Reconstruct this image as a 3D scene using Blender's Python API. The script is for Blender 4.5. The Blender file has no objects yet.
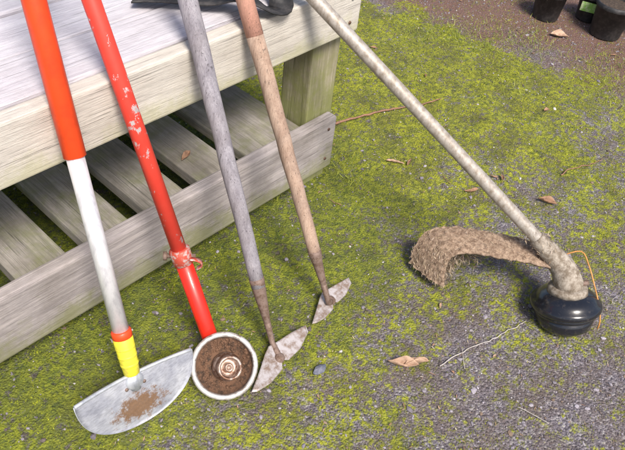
import bpy, math, random
import numpy as np
from mathutils import Vector, Matrix
random.seed(7); rng=np.random.default_rng(7)
sc=bpy.context.scene
H=1.35
# ------------------------------------------------------------ helpers
def link(o,parent=None):
    sc.collection.objects.link(o)
    if parent: o.parent=parent
    return o
def empty(name):
    e=bpy.data.objects.new(name,None); e.empty_display_size=.05
    return link(e)
def mesh_obj(name,verts,faces,mat,parent=None,smooth=True):
    me=bpy.data.meshes.new(name); me.from_pydata([tuple(v) for v in verts],[],faces)
    if mat: me.materials.append(mat)
    if smooth: me.polygons.foreach_set('use_smooth',[True]*len(me.polygons))
    me.update()
    return link(bpy.data.objects.new(name,me),parent)
def frame(n):
    n=Vector(n).normalized()
    a=Vector((0,0,1)) if abs(n.z)<.9 else Vector((1,0,0))
    x=a.cross(n).normalized(); y=n.cross(x)
    return x,y,n
def tube(name,pts,rad,mat,parent=None,seg=20,cap=True,wob=0):
    pts=[Vector(p) for p in pts]; n=len(pts)
    if not hasattr(rad,'__len__'): rad=[rad]*n
    V=[];F=[]; up=None
    for i,p in enumerate(pts):
        d=(pts[min(i+1,n-1)]-pts[max(i-1,0)]).normalized()
        if up is None: x,y,_=frame(d)
        else:
            x=(up-d*up.dot(d)).normalized(); y=d.cross(x)
        up=x
        for k in range(seg):
            a=2*math.pi*k/seg; r=rad[i]*(1+wob*random.uniform(-1,1))
            V.append(p+x*math.cos(a)*r+y*math.sin(a)*r)
    for i in range(n-1):
        for k in range(seg):
            a=i*seg+k;b=i*seg+(k+1)%seg
            F.append((a,b,b+seg,a+seg))
    if cap:
        F.append(tuple(range(seg))[::-1]); F.append(tuple((n-1)*seg+k for k in range(seg)))
    return mesh_obj(name,V,F,mat,parent)
def lathe(name,prof,mat,origin,axis,parent=None,seg=48):
    x,y,n=frame(axis)
    o=Vector(origin);V=[];F=[]
    for r,h in prof:
        for k in range(seg):
            a=2*math.pi*k/seg
            V.append(o+n*h+x*math.cos(a)*r+y*math.sin(a)*r)
    for i in range(len(prof)-1):
        for k in range(seg):
            a=i*seg+k;b=i*seg+(k+1)%seg
            F.append((a,b,b+seg,a+seg))
    return mesh_obj(name,V,F,mat,parent)
import bmesh
def box(name,lo,hi,mat,parent=None,bev=.003,jit=.0):
    bm=bmesh.new(); bmesh.ops.create_cube(bm,size=1)
    for v in bm.verts:
        v.co=Vector([lo[i]+(v.co[i]+.5)*(hi[i]-lo[i])+random.uniform(-jit,jit) for i in range(3)])
    if bev: bmesh.ops.bevel(bm,geom=bm.edges[:],offset=bev,segments=2,affect='EDGES',profile=.6)
    me=bpy.data.meshes.new(name); bm.to_mesh(me); bm.free(); me.materials.append(mat)
    return link(bpy.data.objects.new(name,me),parent)
def lerp(a,b,t): return Vector(a)+(Vector(b)-Vector(a))*t

# ------------------------------------------------------------ material helpers
def newmat(name):
    m=bpy.data.materials.new(name); m.use_nodes=True
    nt=m.node_tree; b=nt.nodes['Principled BSDF']
    return m,nt,b
def N(nt,t,**k):
    n=nt.nodes.new(t)
    for a,v in k.items(): setattr(n,a,v)
    return n
def noise(nt,vec,scale,detail=4,rough=.6,dist=0):
    n=N(nt,'ShaderNodeTexNoise'); n.inputs['Scale'].default_value=scale
    n.inputs['Detail'].default_value=min(detail,5); n.inputs['Roughness'].default_value=rough
    n.inputs['Distortion'].default_value=dist
    nt.links.new(vec,n.inputs['Vector']); return n.outputs['Fac']
def ramp(nt,fac,stops):
    r=N(nt,'ShaderNodeValToRGB'); cr=r.color_ramp
    while len(cr.elements)<len(stops): cr.elements.new(.5)
    for e,(p,c) in zip(cr.elements,stops):
        e.position=p; e.color=(c,c,c,1) if not hasattr(c,'__len__') else (*c,1)
    nt.links.new(fac,r.inputs[0]); return r.outputs[0]
def mix(nt,f,a,b,mode='MIX'):
    m=N(nt,'ShaderNodeMix',data_type='RGBA',blend_type=mode)
    for s,v in ((0,f),(6,a),(7,b)):
        if isinstance(v,(int,float)): m.inputs[s].default_value=v
        elif isinstance(v,tuple): m.inputs[s].default_value=(*v,1)
        else: nt.links.new(v,m.inputs[s])
    return m.outputs[2]
def math_(nt,op,a,b):
    m=N(nt,'ShaderNodeMath',operation=op)
    for i,v in enumerate((a,b)):
        if isinstance(v,(int,float)): m.inputs[i].default_value=v
        else: nt.links.new(v,m.inputs[i])
    return m.outputs[0]
def bump(nt,b,h,strength=.5,dist=.002):
    n=N(nt,'ShaderNodeBump'); n.inputs['Strength'].default_value=strength; n.inputs['Distance'].default_value=dist
    nt.links.new(h,n.inputs['Height']); nt.links.new(n.outputs[0],b.inputs['Normal'])
def coords(nt,scale=(1,1,1)):
    t=N(nt,'ShaderNodeTexCoord'); m=N(nt,'ShaderNodeMapping'); m.inputs['Scale'].default_value=scale
    nt.links.new(t.outputs['Object'],m.inputs[0]); return m.outputs[0]
def raw(nt): return coords(nt)

def wood(name,c1,c2,stretch=(1,14,14),algae=None,algae_amt=.5,dirt=(.12,.10,.07),cracks=.5,blot_amt=.45,knots=0,edge=None,fine_lo=.5):
    m,nt,b=newmat(name)
    v=coords(nt,stretch); v0=raw(nt)
    vf=coords(nt,tuple(s*1.3 if s>3 else s*.28 for s in stretch))
    g=noise(nt,v,5,5,.7,.5); g2=noise(nt,vf,30,4,.75)
    col=mix(nt,ramp(nt,g,[(.34,0),(.64,1)]),c1,c2)
    fine=ramp(nt,g2,[(.36,fine_lo),(.50,1.0)])
    col=mix(nt,.8,col,fine,'MULTIPLY')
    blot=ramp(nt,noise(nt,v0,7,5,.65),[(.42,0),(.70,1)])
    col=mix(nt,math_(nt,'MULTIPLY',blot,blot_amt),col,dirt)
    if algae:
        al=noise(nt,v0,11,5,.75)
        if edge:
            s=N(nt,'ShaderNodeSeparateXYZ'); nt.links.new(v0,s.inputs[0])
            mr=N(nt,'ShaderNodeMapRange'); mr.inputs[1].default_value=edge[0]; mr.inputs[2].default_value=edge[1]; mr.inputs[3].default_value=.22; mr.inputs[4].default_value=-.18
            nt.links.new(s.outputs[2],mr.inputs[0]); al=math_(nt,'ADD',al,mr.outputs[0])
        al=ramp(nt,al,[(.46,0),(.68,1)])
        col=mix(nt,math_(nt,'MULTIPLY',al,algae_amt),col,algae)
    ck=ramp(nt,noise(nt,coords(nt,tuple(s*(2.0 if s>3 else .35) for s in stretch)),11,2,.5),[(.29,0),(.325,1)])
    col=mix(nt,math_(nt,'MULTIPLY',math_(nt,'SUBTRACT',1,ck),cracks),col,(.05,.045,.04))
    if knots:
        vo=N(nt,'ShaderNodeTexVoronoi'); vo.inputs['Scale'].default_value=1
        nt.links.new(coords(nt,tuple(9 if s>3 else 3.2 for s in stretch)),vo.inputs['Vector'])
        kn=ramp(nt,vo.outputs['Distance'],[(.05,1),(.13,0)])
        col=mix(nt,math_(nt,'MULTIPLY',kn,knots),col,(.16,.11,.07))
    nt.links.new(col,b.inputs['Base Color']); b.inputs['Roughness'].default_value=.85
    h=math_(nt,'ADD',math_(nt,'MULTIPLY',g2,.8),math_(nt,'MULTIPLY',ck,.8))
    bump(nt,b,h,.8,.0028)
    return m
def plain(name,c,c2=None,rough=.5,metal=0,scale=40,bs=.2,bd=.001,lo=.45,hi=.65,coat=0,stretch=(1,1,1)):
    m,nt,b=newmat(name); v=coords(nt,stretch)
    n=noise(nt,v,scale,5,.7)
    col=mix(nt,ramp(nt,n,[(lo,0),(hi,1)]),c,c2 or tuple(x*.7 for x in c))
    nt.links.new(col,b.inputs['Base Color']); b.inputs['Roughness'].default_value=rough
    b.inputs['Metallic'].default_value=metal; b.inputs['Coat Weight'].default_value=coat
    bump(nt,b,n,bs,bd); return m

M_top=wood('bench_top_wood',(.76,.73,.77),(.58,.55,.60),(1,16,16),None,dirt=(.40,.36,.37),cracks=.6,blot_amt=.35,fine_lo=.6)
M_fas=wood('bench_front_wood',(.80,.75,.67),(.64,.59,.53),(1,16,16),(.46,.45,.20),.45,dirt=(.40,.35,.29),cracks=.6,blot_amt=.35,knots=.5,edge=(.50,.57),fine_lo=.6)
M_str=wood('bench_rail_wood',(.56,.50,.49),(.36,.32,.32),(1,16,16),(.24,.25,.08),.6,cracks=.7,blot_amt=.5,knots=.5,edge=(.07,.19))
M_slat=wood('bench_slat_wood',(.44,.40,.36),(.25,.23,.20),(16,1,16),(.19,.21,.06),.6,cracks=.7,blot_amt=.6)
M_leg=wood('bench_leg_wood',(.54,.48,.36),(.34,.31,.18),(14,14,1),(.25,.27,.07),.7,cracks=.6,edge=(.2,.62))

# ------------------------------------------------------------ numpy noise / moss mask
def vnoise(x,y,seed=0):
    xi=np.floor(x).astype(np.int64);yi=np.floor(y).astype(np.int64)
    fx=x-xi;fy=y-yi; fx=fx*fx*(3-2*fx);fy=fy*fy*(3-2*fy)
    def h(a,b):
        n=(a*374761393+b*668265263+seed*1442695041)&0x7fffffff
        n=((n^(n>>13))*1274126177)&0x7fffffff
        return ((n^(n>>16))&0xffff)/65535.
    return (h(xi,yi)*(1-fx)+h(xi+1,yi)*fx)*(1-fy)+(h(xi,yi+1)*(1-fx)+h(xi+1,yi+1)*fx)*fy
def fbm(x,y,s,o=4,seed=0):
    r=0;a=.5;t=0
    for i in range(o):
        r=r+a*vnoise(x*s,y*s,seed+i*17);t+=a;a*=.55;s*=2.07
    return r/t
def sstep(a,b,x):
    t=np.clip((x-a)/(b-a),0,1);return t*t*(3-2*t)
def moss(x,y):
    n=fbm(x,y,5.5,5,3)-.5
    thr=.48-.10*sstep(1.2,2.2,x)
    m=.20+.74*sstep(-.62,.52,(y-thr)+n*1.15)
    m=m*(1-.92*sstep(2.35,2.75,x+n*.9+.15*(y-1)))
    return np.clip(m,0,1)
def dirtm(x,y):
    n=fbm(x,y,4,4,31)-.5
    return sstep(2.25,2.7,x+n*.8+.15*(y-1))
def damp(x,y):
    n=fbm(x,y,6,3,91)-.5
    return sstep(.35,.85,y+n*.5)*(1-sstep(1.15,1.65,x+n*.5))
def height(x,y):
    m=moss(x,y)
    f=fbm(x,y,90,3,9)
    return (fbm(x,y,2,3,5)-.5)*.012+(fbm(x,y,14,3,7)-.5)*.007+m*(f-.35)*.011*(.4+.6*(f>.4))+(1-m)*(fbm(x,y,60,3,12)-.5)*.003
# ------------------------------------------------------------ ground
def axis(lo,hi,st):
    f=list(np.arange(lo,hi,st)); a=[]
    v=st*2;p=lo
    while p>lo-70: p-=v; v*=1.35; a.append(p)
    b=[];v=st*2;p=f[-1]
    while p<hi+70: p+=v; v*=1.35; b.append(p)
    return np.array(a[::-1]+f+b)
xs=axis(.1,3.5,.009); ys=axis(-.5,2.0,.009)
X,Y=np.meshgrid(xs,ys); nx,ny=len(xs),len(ys)
Z=height(X,Y); far=np.maximum(np.abs(X-1.8)-4,0)+np.maximum(np.abs(Y-.7)-4,0); Z=np.where(far>0,0,Z)
co=np.stack([X,Y,Z],-1).reshape(-1,3)
ii=np.arange(nx*ny).reshape(ny,nx)
q=np.stack([ii[:-1,:-1],ii[:-1,1:],ii[1:,1:],ii[1:,:-1]],-1).reshape(-1,4)
def fastmesh(name,co,faces,mat,k,cols=None,parent=None,smooth=True):
    me=bpy.data.meshes.new(name)
    me.vertices.add(len(co)); me.vertices.foreach_set('co',co.astype(np.float32).ravel())
    nf=len(faces); me.loops.add(nf*k); me.loops.foreach_set('vertex_index',faces.astype(np.int32).ravel())
    me.polygons.add(nf); me.polygons.foreach_set('loop_start',np.arange(0,nf*k,k,dtype=np.int32))
    me.polygons.foreach_set('use_smooth',np.full(nf,smooth))
    me.update(calc_edges=True); me.validate()
    if cols is not None:
        a=me.color_attributes.new('col','FLOAT_COLOR','POINT')
        a.data.foreach_set('color',np.concatenate([cols,np.ones((len(cols),1))],1).astype(np.float32).ravel())
    me.materials.append(mat)
    return link(bpy.data.objects.new(name,me),parent)
gm,nt,b=newmat('ground_mossy_gravel')
v=raw(nt)
at=N(nt,'ShaderNodeVertexColor',layer_name='col'); sep=N(nt,'ShaderNodeSeparateColor'); nt.links.new(at.outputs[0],sep.inputs[0])
mo,di,da=sep.outputs[0],sep.outputs[1],sep.outputs[2]
vo=N(nt,'ShaderNodeTexVoronoi'); vo.inputs['Scale'].default_value=190; nt.links.new(v,vo.inputs['Vector'])
s1=N(nt,'ShaderNodeSeparateColor'); nt.links.new(vo.outputs['Color'],s1.inputs[0])
g=ramp(nt,s1.outputs[0],[(0,(.115,.098,.115)),(.45,(.21,.185,.215)),(.8,(.30,.27,.31)),(1,(.50,.47,.48))])
n1=noise(nt,v,6,5,.75)
g=mix(nt,ramp(nt,n1,[(.38,0),(.62,.8)]),g,(.17,.128,.10))
fine=noise(nt,v,420,2,.7)
g=mix(nt,.8,g,ramp(nt,fine,[(.3,.45),(.7,1.25)]),'MULTIPLY')
n2=noise(nt,v,60,4,.75)
d=mix(nt,n2,(.32,.16,.11),(.13,.078,.06)); d=mix(nt,.8,d,ramp(nt,fine,[(.3,.5),(.7,1.3)]),'MULTIPLY')
g=mix(nt,math_(nt,'MULTIPLY',di,.85),g,d)
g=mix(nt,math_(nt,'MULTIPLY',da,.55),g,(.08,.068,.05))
n3=noise(nt,v,9,4,.7)
mc=mix(nt,ramp(nt,n2,[(.36,0),(.60,1)]),(.055,.085,.008),(.42,.44,.018))
mc=mix(nt,ramp(nt,n3,[(.42,0),(.66,.8)]),mc,(.10,.10,.022))
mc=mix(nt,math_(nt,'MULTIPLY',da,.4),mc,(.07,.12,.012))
mk=math_(nt,'ADD',mo,math_(nt,'MULTIPLY',math_(nt,'SUBTRACT',n2,.5),2.6))
mk=math_(nt,'ADD',mk,math_(nt,'MULTIPLY',math_(nt,'SUBTRACT',noise(nt,v,17,5,.75),.5),2.4))
mk=ramp(nt,mk,[(.34,0),(.78,1)])
mk=math_(nt,'MULTIPLY',mk,.9)
nt.links.new(mix(nt,mk,g,mc),b.inputs['Base Color']); b.inputs['Roughness'].default_value=.93
hh=math_(nt,'ADD',math_(nt,'MULTIPLY',vo.outputs['Distance'],-1.2),math_(nt,'MULTIPLY',fine,.9))
hh=math_(nt,'ADD',hh,math_(nt,'MULTIPLY',n2,1.4))
bump(nt,b,hh,.95,.005)
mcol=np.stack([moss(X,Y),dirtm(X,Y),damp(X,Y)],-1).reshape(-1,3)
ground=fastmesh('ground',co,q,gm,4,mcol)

def colmat(name,rough=.9):
    m,nt,b=newmat(name); a=N(nt,'ShaderNodeVertexColor',layer_name='col')
    nt.links.new(a.outputs[0],b.inputs['Base Color'])
    if rough>.86:
        n=noise(nt,raw(nt),300,2,.7)
        nt.links.new(mix(nt,.7,a.outputs[0],ramp(nt,n,[(.3,.6),(.7,1.3)]),'MULTIPLY'),b.inputs['Base Color'])
    b.inputs['Roughness'].default_value=rough
    return m
M_stone=colmat('pebble_stone'); M_moss=colmat('moss_blades',.8); M_deb=colmat('dry_plant_debris',.85)
bm=bmesh.new(); bmesh.ops.create_icosphere(bm,subdivisions=1,radius=1)
iv=np.array([v.co[:] for v in bm.verts]); ifc=np.array([[v.index for v in f.verts] for f in bm.faces]); bm.free()
def rotz(a):
    c,s=np.cos(a),np.sin(a);z=np.zeros_like(c);o=np.ones_like(c)
    return np.stack([np.stack([c,-s,z],-1),np.stack([s,c,z],-1),np.stack([z,z,o],-1)],-2)
def stones(n):
    x=rng.uniform(.15,3.3,n);y=rng.uniform(-.42,1.7,n)
    keep=rng.random(n)<(1-.80*moss(x,y)); x,y=x[keep],y[keep]; n=len(x)
    r=.0011+.0024*rng.random(n)**2+.005*(rng.random(n)**22)
    sc_=np.stack([r*rng.uniform(.8,1.5,n),r*rng.uniform(.7,1.1,n),r*rng.uniform(.4,.8,n)],-1)
    V=iv[None]*sc_[:,None,:]*rng.uniform(.75,1.2,(n,len(iv),1))
    V=np.einsum('nij,nkj->nki',rotz(rng.uniform(0,6.3,n)),V)
    V+=np.stack([x,y,height(x,y)+r*.2],-1)[:,None,:]
    F=ifc[None]+(np.arange(n)*len(iv))[:,None,None]
    pal=np.array([(.175,.155,.175),(.25,.225,.255),(.34,.31,.345),(.12,.095,.09),(.50,.47,.47),(.23,.165,.12),(.20,.18,.22)])
    c=pal[rng.choice(7,n,p=[.23,.24,.13,.15,.035,.135,.08])]*rng.uniform(.7,1.25,(n,1))
    return V.reshape(-1,3),F.reshape(-1,3),np.repeat(c,len(iv),0)
V,F,C=stones(34000)
fastmesh('gravel',V,F,M_stone,3,C,smooth=False)
def blades(x,y,z,hgt,wid,lean,cols):
    n=len(x);a=rng.uniform(0,6.3,n);la=rng.uniform(0,6.3,n)
    dx,dy=np.cos(a)*wid/2,np.sin(a)*wid/2
    p=np.stack([x,y,z],-1)
    A=p-np.stack([dx,dy,0*dx],-1);B=p+np.stack([dx,dy,0*dx],-1)
    T=p+np.stack([np.cos(la)*lean*hgt,np.sin(la)*lean*hgt,hgt],-1)
    V=np.stack([A,B,T],1).reshape(-1,3);F=np.arange(3*n).reshape(n,3)
    return V,F,np.repeat(cols,3,0)
n=330000
x=rng.uniform(.15,3.2,n);y=rng.uniform(-.4,1.75,n)
mm=moss(x,y)*1.0+(fbm(x,y,34,4,77)-.5)*2.4+(fbm(x,y,9,4,78)-.5)*1.9
k=(mm>rng.uniform(.40,.84,n))&(np.hypot(x-.59,y-.66)>.08); x,y=x[k],y[k];n=len(x)
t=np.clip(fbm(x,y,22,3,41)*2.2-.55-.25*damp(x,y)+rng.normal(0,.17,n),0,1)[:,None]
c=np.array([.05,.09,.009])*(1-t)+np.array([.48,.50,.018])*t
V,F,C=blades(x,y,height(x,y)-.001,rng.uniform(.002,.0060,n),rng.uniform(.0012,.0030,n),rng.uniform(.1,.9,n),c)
V1,F1,C1=V,F,C
cx=[];
for (gx,gy,r,m_) in [(2.45,1.25,.16,900),(2.62,1.05,.14,700),(2.35,1.42,.12,400),(2.75,.72,.16,700),(2.5,.62,.12,300),(2.9,1.35,.25,500),(2.2,.95,.10,160),(1.42,1.0,.05,160),(1.34,.93,.03,80),(1.31,1.05,.05,120),(1.1,.96,.10,70),(.7,.95,.2,60)]:
    cx.append(np.stack([rng.normal(gx,r*.6,m_),rng.normal(gy,r*.6,m_)],-1))
g_=np.concatenate(cx);x,y=g_[:,0],g_[:,1];n=len(x)
t=rng.random((n,1));c=np.array([.09,.15,.02])*(1-t)+np.array([.38,.40,.06])*t
V,F,C=blades(x,y,height(x,y)-.001,rng.uniform(.006,.022,n),rng.uniform(.0015,.003,n),rng.uniform(.3,1.6,n),c)
fastmesh('moss',np.concatenate([V1,V]),np.concatenate([F1,F+len(V1)]),M_moss,3,np.concatenate([C1,C]),smooth=False)
n=2600;x=rng.uniform(.3,3.2,n);y=rng.uniform(-.3,1.6,n);a=rng.uniform(0,6.3,n);L=rng.uniform(.003,.013,n)*(1+1.4*(rng.random(n)>.97));w=rng.uniform(.0008,.0028,n)
z=height(x,y)+.0035
d1=np.stack([np.cos(a)*L/2,np.sin(a)*L/2,rng.uniform(-.001,.002,n)],-1);d2=np.stack([-np.sin(a)*w/2,np.cos(a)*w/2,0*a],-1);p=np.stack([x,y,z],-1)
V=np.stack([p-d1-d2*.6,p-d1*.3+d2,p+d1+d2*.2,p+d1*.2-d2],1).reshape(-1,3)
pal=np.array([(.42,.34,.22),(.55,.48,.38),(.25,.15,.09),(.38,.22,.15),(.12,.08,.05)])
fastmesh('plant_debris',V,np.arange(4*n).reshape(n,4),M_deb,4,np.repeat(pal[rng.choice(5,n,p=[.15,.1,.3,.2,.25])],4,0),smooth=False)

# ------------------------------------------------------------ bench
bench=empty('wooden_bench')
XB0,XB1=.10,1.323; YF=.979; YBK=1.76
box('front_board',(XB0,YF,.503),(XB1,YF+.038,.634),M_fas,bench,.005)
box('back_board',(XB0,YBK,.503),(XB1,YBK+.038,.634),M_fas,bench,.004)
box('end_board_right',(XB1-.036,YF+.040,.505),(XB1-.001,YBK-.002,.596),M_str,bench)
box('end_board_left',(XB0+.001,YF+.040,.505),(XB0+.036,YBK-.002,.596),M_str,bench)
yy=YF+.042;ws=[.135,.145,.142,.145,.135];
for i,w_ in enumerate(ws):
    dz=[.0,-.004,.001,-.002,0][i]
    box('top_board_%d'%(i+1),(XB0-.01+random.uniform(-.01,.01),yy,.600),(XB1+.004+random.uniform(-.004,.006),yy+w_,.637+dz),M_top,bench,.006,.0008); yy+=w_+.008
box('lower_rail',(XB0+.01,YF+.001,.070),(1.292,YF+.036,.246),M_str,bench,.006)
box('lower_rail_back',(XB0+.01,YBK,.070),(1.292,YBK+.036,.246),M_str,bench,.005)
for j,(lx,ly) in enumerate([(1.203,YF+.040),(.125,YF+.040),(1.203,YBK-.105),(.125,YBK-.105)]):
    box('leg_%d'%(j+1),(lx,ly,-.01),(lx+.108,ly+.102,.598),M_leg,bench,.005)
for i in range(7):
    xr=.294+.163*i
    if xr>1.19: xr=1.195
    box('shelf_slat_%d'%(i+1),(xr-.118,YF+.040,.190),(xr,YBK-.003,.224+random.uniform(-.003,.002)),M_slat,bench,.004,.001)
M_nail=plain('rusty_nail',(.12,.07,.05),(.2,.12,.08),.7,.5)
for nx_,nz in [(1.285,.60),(1.285,.535),(1.26,.215),(1.26,.11)]:
    lathe('nail',[(0.0001,.0035),(.004,.003),(.0045,.0)],M_nail,(nx_,YF-(.0 if nz>.4 else -.001),nz),(0,-1,0),bench,12)

# ------------------------------------------------------------ materials for tools
M_red=plain('red_paint',(.72,.025,.012),(.55,.022,.012),.38,0,30,.1,.0005,coat=.2)
M_orange=plain('orange_red_sleeve',(.86,.075,.015),(.72,.06,.015),.45,0,25,.15,.0006,coat=.1)
def worn_red():
    m,nt,b=newmat('worn_red_paint'); v=raw(nt)
    base=mix(nt,noise(nt,v,20,4,.6),(.68,.035,.022),(.78,.08,.05))
    s=N(nt,'ShaderNodeSeparateXYZ'); nt.links.new(v,s.inputs[0])
    band=ramp(nt,s.outputs[2],[(0,.9),(.33,.7),(.40,.0),(.46,.10),(.52,.5),(.58,.9),(.70,.5),(.80,.1),(1,.2)])
    th=math_(nt,'ADD',noise(nt,coords(nt,(1,1,.6)),48,5,.75),math_(nt,'MULTIPLY',band,.09))
    w=ramp(nt,th,[(.635,0),(.67,1)])
    col=mix(nt,w,base,mix(nt,noise(nt,v,90,3,.6),(.64,.58,.58),(.35,.28,.28))); nt.links.new(col,b.inputs['Base Color']); b.inputs['Roughness'].default_value=.5
    bump(nt,b,math_(nt,'SUBTRACT',1,w),.3,.0006); return m
M_worn=worn_red()
M_clamp=plain('clamp_scratched_metal',(.50,.42,.40),(.52,.08,.05),.5,.2,70,.3,.0006,.42,.52)
M_alu=plain('brushed_aluminium',(.76,.75,.77),(.56,.55,.58),.42,.3,60,.1,.0004,stretch=(1,1,.15))
M_yel=plain('yellow_plastic',(.84,.76,.05),(.60,.52,.06),.5,0,60,.2,.0006)
M_steel=plain('galvanised_steel',(.54,.56,.60),(.36,.38,.43),.45,.4,45,.1,.0005)
M_rust=plain('rusty_steel',(.24,.17,.14),(.12,.07,.045),.7,.3,90,.5,.0012)
M_greysteel=plain('worn_hoe_steel',(.50,.46,.46),(.25,.18,.14),.5,.4,55,.25,.0007,.42,.62)
M_bluewood=wood('weathered_grey_handle',(.42,.395,.43),(.25,.23,.26),(12,12,.7),None,dirt=(.17,.14,.13),cracks=.5,fine_lo=.6)
M_brownwood=wood('weathered_brown_handle',(.58,.42,.32),(.38,.25,.18),(12,12,.7),None,dirt=(.19,.14,.12),cracks=.5,fine_lo=.6)
M_pinkwood=wood('faded_red_handle',(.72,.36,.27),(.54,.28,.20),(12,12,.7),None,dirt=(.42,.26,.19),cracks=.3,fine_lo=.7)
M_shaft=plain('dirty_grey_trimmer_tube',(.47,.43,.385),(.27,.22,.17),.5,.25,75,.25,.0007,.40,.66,stretch=(1,1,.6))
M_cream=plain('chipped_enamel_rim',(.62,.60,.58),(.24,.18,.14),.42,.4,45,.3,.001,.47,.64)
M_soilcup=plain('soil_caked_metal',(.16,.085,.05),(.05,.032,.022),.9,0,70,.8,.003)
M_hub=plain('rusty_hub_metal',(.46,.36,.31),(.15,.075,.045),.45,.5,60,.4,.001,.42,.58)
M_black=plain('glossy_black_plastic',(.012,.013,.018),(.06,.052,.048),.22,0,80,.12,.0005,.54,.76,coat=.4)
M_blackm=plain('matt_black_plastic',(.02,.02,.022),(.055,.05,.05),.6,0,50,.3,.001)
M_tan=plain('caked_dry_grass',(.44,.32,.23),(.19,.125,.085),.95,0,90,1.0,.004,.38,.60)
M_gear=plain('dusty_gear_housing',(.44,.385,.32),(.18,.14,.10),.75,.1,55,.8,.003,.38,.60)
M_line=plain('orange_trimmer_line',(.62,.28,.07),None,.5,0)

# ------------------------------------------------------------ lawn edger
ed=empty('lawn_edger')
B=Vector((.392,.683,0)); P=Vector((.476,.965,.655)); hd=(P-B)/(P.z)
def atz(z): return B+hd*z
tube('red_sleeve',[atz(.553),atz(.555),atz(.9),atz(1.27)],[.0165,.0205,.0205,.0205],M_orange,ed)
lathe('red_end_cap',[(.0205,0),(.021,.004),(.018,.016),(.0001,.02)],M_orange,atz(1.27),hd,ed,24)
tube('aluminium_tube',[atz(.20),atz(.57)],[.0165,.0165],M_alu,ed)
tube('red_collar',[atz(.208),atz(.210),atz(.222),atz(.225)],[.0175,.0205,.0205,.0175],M_orange,ed)
tube('yellow_socket',[atz(.128),atz(.131),atz(.16),atz(.207),atz(.210)],[.013,.0165,.0185,.0205,.018],M_yel,ed)
for k_ in range(3):
    tube('socket_ridge',[atz(.149+.018*k_),atz(.151+.018*k_),atz(.154+.018*k_),atz(.156+.018*k_)],[.0178+.0007*k_,.0190+.0006*k_,.0190+.0006*k_,.0178+.0007*k_],M_yel,ed)
tube('neck',[atz(.095),atz(.132)],[.011,.012],M_steel,ed)
c=Vector((.985,-.12,-.055)).normalized(); dn=-hd.normalized(); c=(c-dn*c.dot(dn)).normalized(); nn=c.cross(dn)
if nn.y>0: nn=-nn
Cc=atz(.128); R=.132
V=[];F=[];K=[];na,nr=48,14
for side in (0,1):
    for i in range(nr+1):
        r=i/nr
        for j in range(na+1):
            a=math.pi*j/na
            xx=math.cos(a)*R*r; dd=(math.sin(a)**.9)*R*.98*r
            off=-.30*dd*dd/R*.25 + .12*(xx*xx)/R
            V.append(Cc+c*xx+dn*dd+nn*(off+(.0015 if side else -.0015)))
            K.append((xx/R,dd/R))
    o0=side*(nr+1)*(na+1)
    for i in range(nr):
        for j in range(na):
            a0=o0+i*(na+1)+j; f=(a0,a0+1,a0+na+2,a0+na+1)
            F.append(f if side else f[::-1])
m1=(nr+1)*(na+1)
for j in range(na):
    a0=nr*(na+1)+j; F.append((a0,a0+1,a0+1+m1,a0+m1))
bl,nt,b=newmat('edger_blade_steel'); vcoord=raw(nt)
at=N(nt,'ShaderNodeVertexColor',layer_name='col'); sp=N(nt,'ShaderNodeSeparateColor'); nt.links.new(at.outputs[0],sp.inputs[0])
nz=noise(nt,vcoord,60,5,.85)
base=mix(nt,ramp(nt,noise(nt,vcoord,25,5,.6),[(.35,0),(.65,1)]),(.52,.53,.58),(.33,.34,.40))
scr=ramp(nt,noise(nt,coords(nt,(4,30,12)),14,4,.7),[(.35,.65),(.6,1.05)]); base=mix(nt,.7,base,scr,'MULTIPLY')
mk=ramp(nt,math_(nt,'ADD',sp.outputs[0],math_(nt,'MULTIPLY',math_(nt,'SUBTRACT',nz,.5),2.4)),[(.34,0),(.72,1)])
base=mix(nt,math_(nt,'MULTIPLY',mk,.9),base,mix(nt,noise(nt,vcoord,260,3,.7),(.32,.16,.06),(.10,.055,.03)))
nt.links.new(base,b.inputs['Base Color']); b.inputs['Metallic'].default_value=.25; b.inputs['Roughness'].default_value=.5
bump(nt,b,math_(nt,'ADD',nz,mk),.35,.002)
o=mesh_obj('half_moon_blade',V,F,bl,ed)
a=o.data.color_attributes.new('col','FLOAT_COLOR','POINT')
for i,(fx,fd) in enumerate(K):
    dv=max(0,1-math.sqrt(((fx-.0)/.66)**2+((fd-.60)/.40)**2)) ; dv=min(1,dv*1.2)
    if fd>.8: dv=max(dv,.22)
    a.data[i].color=(dv,0,0,1)
tube('foot_tread',[Cc+c*x_+dn*.001+nn*(.12*x_*x_/R) for x_ in np.linspace(-R*.99,R*.99,15)],.0042,M_steel,ed,12)
tube('blade_edge',[Cc+c*math.cos(a_)*R+dn*(math.sin(a_)**.9)*R*.98+nn*(-.075*(math.sin(a_)**1.8)*R*.96+.12*math.cos(a_)**2*R) for a_ in np.linspace(0.001,math.pi-.001,50)],.0014,M_steel,ed,8)
lathe('socket_boss',[(.020,-.004),(.020,.004),(.016,.009),(.0001,.010)],M_steel,Cc+dn*.016,nn,ed,20)
for s_ in (-1,1):
    lathe('rivet',[(.004,-.002),(.004,.003),(.0001,.0045)],M_rust,Cc+dn*.028+c*s_*.02,nn,ed,10)

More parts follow.
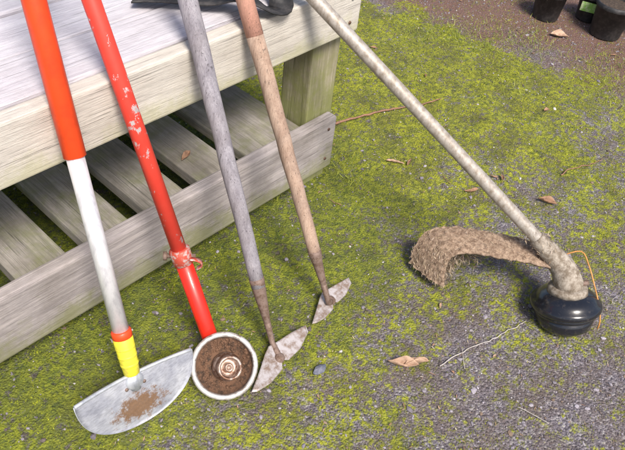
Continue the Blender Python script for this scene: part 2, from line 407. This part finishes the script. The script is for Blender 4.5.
# ------------------------------------------------------------ rotary weeder (red pole, round dish head)
rw=empty('rotary_weeder')
E=Vector((.617,.723,.025)); P=Vector((.593,.962,.655)); dr=(P-E)
def at2(s): return E+dr*s
tube('worn_upper_tube',[at2(.40),at2(1.0),at2(1.90)],.0165,M_worn,rw)
tube('lower_tube',[at2(.0),at2(.03),at2(.40)],[.0175,.0185,.0185],M_red,rw)
tube('clamp_ring',[at2(.37),at2(.375),at2(.425),at2(.43)],[.018,.0225,.0225,.018],M_clamp,rw)
sx=Vector((.75,-.66,0)).normalized(); q0=at2(.40)
tube('clamp_bolt',[q0-sx*.034,q0+sx*.030],.005,M_rust,rw,10)
lathe('bolt_nut',[(.0001,0),(.010,0),(.010,.008),(.0001,.008)],M_rust,q0-sx*.038,sx,rw,6)
fwd=Vector((-.5,-.6,.3)).normalized()
V=[];F=[]
for i in range(9):
    a_=math.pi*i/8*.8
    for w_ in (0,1):
        for t_ in (0,.0025):
            V.append(q0+sx*(.016+.026*math.sin(a_))+Vector((0,0,-1))*(.020*(1-math.cos(a_)))*.8+fwd*(.004+w_*.020)+sx*t_)
for i in range(8):
    a0=i*4; F+=[(a0,a0+2,a0+6,a0+4),(a0+1,a0+5,a0+7,a0+3),(a0,a0+4,a0+5,a0+1),(a0+2,a0+3,a0+7,a0+6)]
mesh_obj('clamp_hook',V,F,M_clamp,rw)
n_=Vector((-.40,-.46,.79)).normalized(); O=Vector((.590,.660,.060))
lathe('dish_rim',[(.062,-.014),(.064,-.006),(.0635,.000),(.066,.0035),(.0715,.0035),(.0750,.000),(.0740,-.005),(.070,-.008),(.066,-.012)],M_cream,O,n_,rw,56)
lathe('dish',[(.0695,-.006),(.066,-.016),(.052,-.030),(.030,-.044),(.0001,-.044)],M_hub,O,n_,rw,48)
lathe('dish_inside',[(.064,-.008),(.060,-.016),(.048,-.027),(.030,-.040),(.0001,-.040)],M_soilcup,O,n_,rw,48)
fx_,fy_,_=frame(n_)
na_=(n_+Vector((.10,-.12,0))).normalized()
Oh=O+Vector((.006,-.008,-.004))
lathe('hub',[(.033,-.034),(.032,-.016),(.030,-.012),(.0285,-.010),(.0275,-.004),(.0275,.016),(.0265,.020),(.0225,.021),(.0205,.017),(.0200,-.010),(.010,-.011),(.0095,.006),(.0075,.008),(.005,.007),(.0045,.001),(.0001,.001)],M_hub,Oh,na_,rw,40)
tube('hub_neck',[at2(.005),O-n_*.046],[.016,.015],M_red,rw)
LV=[];LF=[]
for i in range(190):
    a_=random.gauss(1.9,1.3); r_=random.uniform(.036,.060)
    p_=O+fx_*math.cos(a_)*r_+fy_*math.sin(a_)*r_-n_*(.035-.020*max(0,(r_-.036)/.024))
    s_=random.uniform(.0015,.0048); o0=len(LV)
    LV+=[p_+Vector(v_)*s_*random.uniform(.7,1.2) for v_ in iv]; LF+=[tuple(int(t_)+o0 for t_ in f_) for f_ in ifc]
mesh_obj('soil_lumps',LV,LF,M_soilcup,rw,False)

# ------------------------------------------------------------ hoes
def bladeplate(name,outline,th,mat,parent,origin,ux,uy,un,curve=0):
    o=Vector(origin);V=[];n=len(outline)
    cx_=sum(p[0] for p in outline)/n; cy_=sum(p[1] for p in outline)/n
    def pt(x,y,s): return o+ux*x+uy*y+un*(s*th/2+curve*abs(x))
    for s in (1,-1):
        for k_ in (1.0,.93):
            e=s*(1.0 if k_<1 else .25)
            V+= [pt(cx_*(1-k_)+x*k_,cy_*(1-k_)+y*k_,e) for x,y in outline]
        V.append(pt(cx_,cy_,s)); 
    cidx=[2*n,4*n+1]
    rings=[[i for i in range(n)],[n+i for i in range(n)],[2*n+1+i for i in range(n)],[3*n+1+i for i in range(n)]]
    F=[]
    for i in range(n):
        j=(i+1)%n
        F.append((rings[0][i],rings[0][j],rings[1][j],rings[1][i])); F.append((rings[1][i],rings[1][j],cidx[0]))
        F.append((rings[2][j],rings[2][i],rings[3][i],rings[3][j])); F.append((rings[3][j],rings[3][i],cidx[1]))
        F.append((rings[0][j],rings[0][i],rings[2][i],rings[2][j]))
    return mesh_obj(name,V,F,mat,parent,False)
def hoe(P,E,woodm,top_mat,rt,rb,L,tipL,tipR,w,fer=.24,topstart=1.0):
    h=empty('hoe'); P=Vector(P);E=Vector(E);d=P-E
    f=lambda s:E+d*s
    n=14;pts=[f(fer-.03+(topstart-fer+.03)*i/n) for i in range(n+1)]
    pts=[p+Vector((random.uniform(-1,1),random.uniform(-1,1),0))*.0009 for p in pts]
    tube('handle',pts,[rb+(rt-rb)*i/n for i in range(n+1)],woodm,h,20,True,.015)
    pts=[f(topstart+(L-topstart)*i/6) for i in range(7)]
    tube('handle_top',pts,[rt*1.002]*6+[rt*.85],top_mat,h,20,True,.01)
    tube('ferrule',[f(.055),f(.10),f(.17),f(fer-.015),f(fer)],[.0065,.009,rb*.82,rb*1.05,rb*1.08],M_rust,h,20)
    c0=(Vector(tipL)+Vector(tipR))/2
    tube('neck',[f(.10),f(.045),f(.005),lerp(f(0),c0,.35)+Vector((0,0,.004)),c0+Vector((0,0,.006))],[.0085,.0075,.007,.0075,.009],M_rust,h,14)
    ux=(Vector(tipR)-Vector(tipL)); Ln=ux.length; ux.normalize()
    un=Vector((-.15,-.35,.92)); un=(un-ux*un.dot(ux)).normalized(); uy=un.cross(ux)
    hl=Ln/2
    out=[(-hl,-.012),(-hl*.55,w*.16),(-hl*.18,w*.50),(0,w*.62),(hl*.18,w*.54),(hl*.6,w*.42),(hl,.014),(hl*.93,-.002),(hl*.5,-w*.30),(hl*.12,-w*.30),(0,-w*.12),(-hl*.14,-w*.40),(-hl*.55,-w*.46),(-hl*.9,-w*.34)]
    bladeplate('blade',out,.0036,M_greysteel,h,c0+Vector((0,0,.008)),ux,uy,un,.03)
    lathe('blade_boss',[(.013,-.002),(.012,.004),(.008,.008),(.0001,.009)],M_rust,c0+Vector((0,0,.008)),un,h,16)
    return h
hoe((.783,.962,.655),(.727,.645,.03),M_bluewood,M_bluewood,.0205,.0165,1.95,(.606,.600,.012),(.826,.618,.014),.060,.25,1.4)
hoe((.925,.962,.655),(.916,.636,.03),M_brownwood,M_pinkwood,.0190,.0155,1.9,(.846,.640,.012),(1.022,.650,.014),.050,.22,.96)

# ------------------------------------------------------------ string trimmer
st=empty('string_trimmer')
S0=Vector((1.372,.278,.150)); P5=Vector((1.10,.955,.668)); ds=P5-S0
f5=lambda s:S0+ds*s
n=24
tube('shaft',[f5(1.7*i/n) for i in range(n+1)],[.0160]*(n+1),M_shaft,st,24,True,.006)
base=Vector((1.338,.190,0)); top=Vector((1.356,.225,.100)); ax=(top-base).normalized(); hs=1.16
lathe('spool_housing',[(r_,h_*hs) for r_,h_ in [(.0001,.002),(.048,.002),(.062,.006),(.069,.014),(.072,.026),(.0725,.034),(.070,.036),(.070,.039),(.077,.041),(.0795,.044),(.0795,.048),(.078,.050),(.085,.052),(.088,.056),(.088,.062),(.085,.068),(.080,.070),(.078,.076),(.062,.086),(.040,.092),(.022,.095),(.0001,.096)]],M_black,base,ax,st,72)
lathe('bump_knob',[(.0001,-.004),(.030,-.004),(.034,.001),(.034,.006)],M_blackm,base+ax*.001,ax,st,32)
g0=top+ax*.004
tube('gear_cup',[g0-ax*.008,g0+ax*.004,g0+ax*.008],[.050,.048,.040],M_gear,st,32,True,.02)
tube('gear_housing',[g0+ax*.002,g0+ax*.016,lerp(g0+ax*.026,S0,.3),lerp(g0+ax*.03,S0,.65),S0+ds*.02,f5(.06),f5(.062),f5(.10),f5(.102)],[.036,.036,.034,.031,.027,.024,.0225,.0205,.017],M_gear,st,24,True,.04)
tube('housing_bolt',[g0+ax*.012+Vector((.02,-.02,0)),g0+ax*.016+Vector((.036,-.036,.004))],.007,M_rust,st,10)
cl=[Vector(p) for p in [(1.385,.295,.150),(1.345,.370,.150),(1.300,.440,.148),(1.258,.505,.142),(1.222,.543,.122),(1.196,.548,.082),(1.182,.538,.030)]]
def cr(pts,t):
    n=len(pts)-1;i=min(int(t*n),n-1);u=t*n-i
    p0,p1,p2,p3=pts[max(i-1,0)],pts[i],pts[i+1],pts[min(i+2,n)]
    return .5*((2*p1)+(p2-p0)*u+(2*p0-5*p1+4*p2-p3)*u*u+(3*p1-p0-3*p2+p3)*u**3)
V=[];F=[];ns,nw=40,16
gsurf=[]
for side in (0,1):
    for i in range(ns+1):
        s=i/ns;p=cr(cl,s)
        ac=Vector((-.78,-.62,0)).lerp(Vector((-.05,-1,.02)),s).normalized()
        wd=.080+.034*s
        tdir=(cr(cl,min(1,s+.02))-cr(cl,max(0,s-.02))).normalized(); nr_=tdir.cross(ac).normalized()
        if nr_.z<0 and s<.6: nr_=-nr_
        if s>=.6 and nr_.dot(Vector((-1,0,.6)))<0: nr_=-nr_
        for j in range(nw+1):
            t_=j/nw-.42
            rough=.0022*(math.sin(i*2.1+j*1.3)+random.uniform(-1,1))
            if i==ns: rough+=random.uniform(-.004,.004)
            pp=p+ac*wd*t_-nr_*(.35*(t_*t_)*wd*.55)+nr_*(rough+(.003 if side==0 else -.003))
            V.append(pp)
            if side==0: gsurf.append((pp,nr_,ac,tdir))
    o0=side*(ns+1)*(nw+1)
    for i in range(ns):
        for j in range(nw):
            a0=o0+i*(nw+1)+j; f=(a0,a0+1,a0+nw+2,a0+nw+1); F.append(f if side else f[::-1])
m1=(ns+1)*(nw+1)
for i in range(ns):
    for j_ in (0,nw):
        a0=i*(nw+1)+j_; F.append((a0,a0+nw+1,a0+nw+1+m1,a0+m1))
for j in range(nw):
    for i_ in (0,ns):
        a0=i_*(nw+1)+j; F.append((a0,a0+1,a0+1+m1,a0+m1))
mesh_obj('debris_guard',V,F,M_tan,st)
V=[];C=[]
pal=[(.62,.50,.35),(.46,.35,.23),(.24,.155,.10),(.52,.42,.34)]
def fibre(p,d,L,w,dark=1):
    sd=d.cross(Vector((random.random(),random.random(),random.random()))).normalized()*w
    mid=p+d*L*.5+Vector((random.uniform(-1,1),random.uniform(-1,1),random.uniform(-1,1)))*L*.12
    e=p+d*L
    c_=tuple(q_*dark for q_ in random.choice(pal))
    V.extend([p-sd,p+sd,mid+sd*.8,mid-sd*.8, mid-sd*.8,mid+sd*.8,e+sd*.2,e-sd*.2]); C.extend([c_]*8)
for k_ in range(1500):
    p,nr_,ac,td=random.choice(gsurf)
    d=(td*random.uniform(-1,1)+ac*random.uniform(-.4,.4)+nr_*random.uniform(-.05,.06)).normalized()
    fibre(p+nr_*.001,d,random.uniform(.004,.014),random.uniform(.0003,.0007))
for k_ in range(3600):
    s=random.uniform(.46,.92);p=cr(cl,s)+Vector((-.1,-1,0))*random.uniform(-.02,.062)+Vector((.035+random.uniform(-.02,.030),0,-.014-random.random()*.060))
    p.z=max(p.z,.006)
    d=Vector((random.uniform(-1,1),random.uniform(-1,1),random.uniform(-.8,.5))).normalized()
    fibre(p,d,random.uniform(.008,.024),random.uniform(.0004,.0011),random.uniform(.45,1))
for k_ in range(260):
    a_=random.uniform(0,6.28);s=random.uniform(-.02,.14);x_,y_,_=frame(ds)
    p=f5(s)+(x_*math.cos(a_)+y_*math.sin(a_))*.026
    d=(ds.normalized()*random.uniform(-1,1)+x_*random.uniform(-.6,.6)+y_*random.uniform(-.6,.6)).normalized()
    fibre(p,d,random.uniform(.006,.016),random.uniform(.0004,.0008))
V=np.array([tuple(v_) for v_ in V]);C=np.array(C)
fastmesh('caked_grass_fibres',V,np.arange(len(V)).reshape(-1,4),M_deb,4,C,st,False)
lp=[Vector(p) for p in [(1.390,.285,.150),(1.425,.251,.172),(1.412,.215,.155),(1.396,.180,.125),(1.378,.140,.085),(1.368,.122,.055),(1.368,.118,.03)]]
tube('trimmer_line',[cr(lp,i/24) for i in range(25)],.0018,M_line,st,8)

# ------------------------------------------------------------ black strap on bench
V=[];F=[];n=30
path=[Vector(p) for p in [(.80,1.20,.643),(.88,1.12,.650),(.93,1.06,.665),(.955,1.015,.672),(1.0,.985,.650),(1.045,.992,.644),(1.06,1.03,.662),(1.03,1.07,.690),(.97,1.10,.672),(.95,1.14,.650)]]
for i in range(n+1):
    p=cr(path,i/n);d=(cr(path,min(1,i/n+.02))-cr(path,max(0,i/n-.02))).normalized()
    w_=d.cross(Vector((.1,.1,1))).normalized()
    for j,(a_,b_) in enumerate([(-.5,0),(.5,0),(.5,.004),(-.5,.004)]):
        V.append(p+w_*a_*.055+Vector((0,0,b_+.006*math.sin(i*.7+a_))))
for i in range(n):
    for j in range(4):
        a0=i*4+j;b0=i*4+(j+1)%4;F.append((a0,b0,b0+4,a0+4))
F+=[(0,1,2,3),(n*4+3,n*4+2,n*4+1,n*4)]
mesh_obj('black_strap',V,F,M_blackm)

# ------------------------------------------------------------ plant pots
M_soil=plain('potting_soil',(.05,.035,.025),(.1,.07,.05),.95,0,90,1,.004)
M_label=plain('green_label',(.30,.60,.12),(.8,.85,.6),.5,0,45)
def pot(x,y,r,h):
    e=empty('plant_pot')
    lathe('pot_wall',[(.0001,.0),(r*.78,.0),(r*.8,.004),(r*.95,h*.86),(r,h*.86),(r*1.01,h*.88),(r*1.02,h),(r*.96,h),(r*.93,h*.86),(r*.9,h*.8)],M_blackm,(x,y,.002),(0,0,1),e,40)
    lathe('soil',[(r*.93,h*.87),(r*.5,h*.89),(.0001,h*.9)],M_soil,(x,y,.002),(0,0,1),e,24)
    return e
p1=pot(2.98,.865,.082,.15); p2=pot(2.90,1.12,.072,.13); p3=pot(3.06,.99,.065,.12); pot(3.12,.70,.085,.15)
mesh_obj('label',[(3.008,.945,.055),(2.985,1.01,.055),(2.978,1.008,.10),(3.001,.942,.10)],[(0,1,2,3)],M_label,p3,False)

# ------------------------------------------------------------ leaves, twigs, stone
M_leaf=plain('dry_leaf',(.36,.21,.13),(.20,.11,.07),.8,0,60,.5,.002)
M_leafp=plain('pale_curled_leaf',(.50,.34,.24),(.30,.18,.12),.8,0,60,.5,.002)
def hz(x,y): return float(height(np.array([x]),np.array([y]))[0])
def leaf(x,y,z,L,W,ang,curl,mat):
    V=[];F=[];n=12;ph=random.uniform(0,6);tw=random.uniform(-.5,.5);bend=random.uniform(-.25,.25)
    for i in range(n+1):
        t=i/n; w=W*math.sin(math.pi*min(1,t*.96+.02))**random.uniform(.75,.95)/2
        for j in range(-3,4):
            u=j/3; lx=(t-.5)*L; ly=u*w*random.uniform(.9,1.05)
            zz=.003+curl*(abs(u)**1.6)*w*1.6*(1+.4*math.sin(t*5+ph)*(1 if j>0 else -1))+.3*curl*L*(t-.5)**2*2+tw*u*w*(t-.3)+.0008*math.sin(i*2+j+ph)
            ly=ly*(1-.35*curl*abs(u))+bend*L*(t-.5)**2*2
            V.append((x+lx*math.cos(ang)-ly*math.sin(ang),y+lx*math.sin(ang)+ly*math.cos(ang),z+max(zz,0)))
    for i in range(n):
        for j in range(6):
            a0=i*7+j;F.append((a0,a0+1,a0+8,a0+7))
    o=mesh_obj('dry_leaf',V,F,mat); s=o.modifiers.new('s','SOLIDIFY'); s.thickness=.0006
    return o
LL=[(.925,.402,.075,.026,-.9,1.1,M_leafp),(.955,.385,.06,.024,-.6,1.2,M_leafp),(1.60,.652,.050,.018,-.5,.8,M_leaf),(1.74,.464,.06,.026,-1.2,.8,M_leaf),
    (1.527,.902,.06,.014,-1.0,.8,M_leafp),(1.56,.87,.040,.012,.3,.8,M_leaf),(2.78,.983,.08,.045,-1.0,.5,M_leafp),(1.15,.45,.02,.008,.5,.6,M_leafp)]
for k_ in range(9):
    LL.append((random.uniform(1.7,2.95),random.uniform(.2,1.5),random.uniform(.018,.034),random.uniform(.008,.013),random.uniform(0,6),random.uniform(.5,1),M_leaf))
for k_ in range(14):
    LL.append((random.uniform(.5,1.5),random.uniform(.1,.85),random.uniform(.008,.016),random.uniform(.003,.006),random.uniform(0,6),random.uniform(.3,1),random.choice([M_leaf,M_leafp])))
for (x,y,L,W,a_,c_,m_) in LL: leaf(x,y,hz(x,y)+.001,L,W,a_,c_,m_)
leaf(.867,1.125,.223,.045,.02,.4,.6,M_leaf)
def twig(p0,p1,r,mat,wig=.01,n=22):
    pts=[];o_=0
    for i in range(n+1):
        t=i/n; x=p0[0]+(p1[0]-p0[0])*t; y=p0[1]+(p1[1]-p0[1])*t
        o_=o_*.7+random.uniform(-1,1)*wig*.3
        off=wig*math.sin(t*5+.5)*.6+o_
        x+=off*.3;y+=off
        pts.append((x,y,hz(x,y)+r+.004))
    return tube('twig',pts,[r*(1-.5*i/n)*random.uniform(.85,1.15) for i in range(n+1)],mat,None,8,True,.1)
M_tw=plain('brown_twig',(.30,.16,.10),(.18,.10,.07),.8,0,90); M_tw2=plain('pale_twig',(.50,.46,.42),(.34,.30,.28),.8,0,90)
twig((1.53,1.164),(1.946,1.025),.0042,M_tw,.010); twig((.990,.333),(1.279,.274),.0016,M_tw2,.012)
twig((1.03,.29),(1.08,.335),.001,M_tw2,.003); twig((.80,.12),(.86,.18),.0013,M_tw,.004); twig((1.9,.5),(2.1,.45),.002,M_tw,.01)
for k_ in range(14):
    x=random.uniform(.9,2.8);y=random.uniform(.05,1.3);a_=random.uniform(0,6);l_=random.uniform(.02,.07)
    twig((x,y),(x+math.cos(a_)*l_,y+math.sin(a_)*l_),random.uniform(.0006,.0014),random.choice([M_tw,M_tw,M_tw2]),.006,8)
M_st=plain('dark_slate',(.10,.11,.15),(.2,.2,.25),.7,0,60,.6,.002)
bm=bmesh.new(); bmesh.ops.create_icosphere(bm,subdivisions=2,radius=1)
for v_ in bm.verts:
    k_=random.uniform(.8,1.12); v_.co=Vector((.772+v_.co.x*.020*k_,.529+v_.co.y*.011*k_,.006+v_.co.z*.008*k_))
me=bpy.data.meshes.new('stone'); bm.to_mesh(me); bm.free(); me.materials.append(M_st); link(bpy.data.objects.new('stone',me))

# ------------------------------------------------------------ light
w=bpy.data.worlds.new('World'); sc.world=w; w.use_nodes=True
nt=w.node_tree; bg=nt.nodes['Background']; sky=nt.nodes.new('ShaderNodeTexSky'); sky.sky_type='NISHITA'; sky.sun_disc=False
sd=Vector((-.30,-.68,1.0)).normalized()
sky.sun_elevation=math.asin(sd.z); sky.sun_rotation=math.atan2(sd.x,sd.y)
sky.dust_density=3; sky.air_density=1.0; sky.ozone_density=1
nt.links.new(sky.outputs[0],bg.inputs[0]); bg.inputs[1].default_value=.15
L=bpy.data.lights.new('sun','SUN'); L.energy=4.8; L.angle=math.radians(18); L.color=(1,.94,.86)
lo=bpy.data.objects.new('sun',L); lo.rotation_mode='QUATERNION'; lo.rotation_quaternion=sd.to_track_quat('Z','Y'); link(lo)
# ------------------------------------------------------------ camera
cam=bpy.data.cameras.new('camera'); cam.sensor_width=36; cam.lens=39.4; cam.clip_end=500; cam.clip_start=.02
cobj=bpy.data.objects.new('camera',cam)
M=Matrix(((.6840,.4552,-.5700,0),(-.7232,.5248,-.4487,0),(.0948,.7192,.6883,H),(0,0,0,1)))
cobj.matrix_world=M; link(cobj); sc.camera=cobj
sc.view_settings.view_transform='Standard'; sc.view_settings.look='None'; sc.view_settings.exposure=0
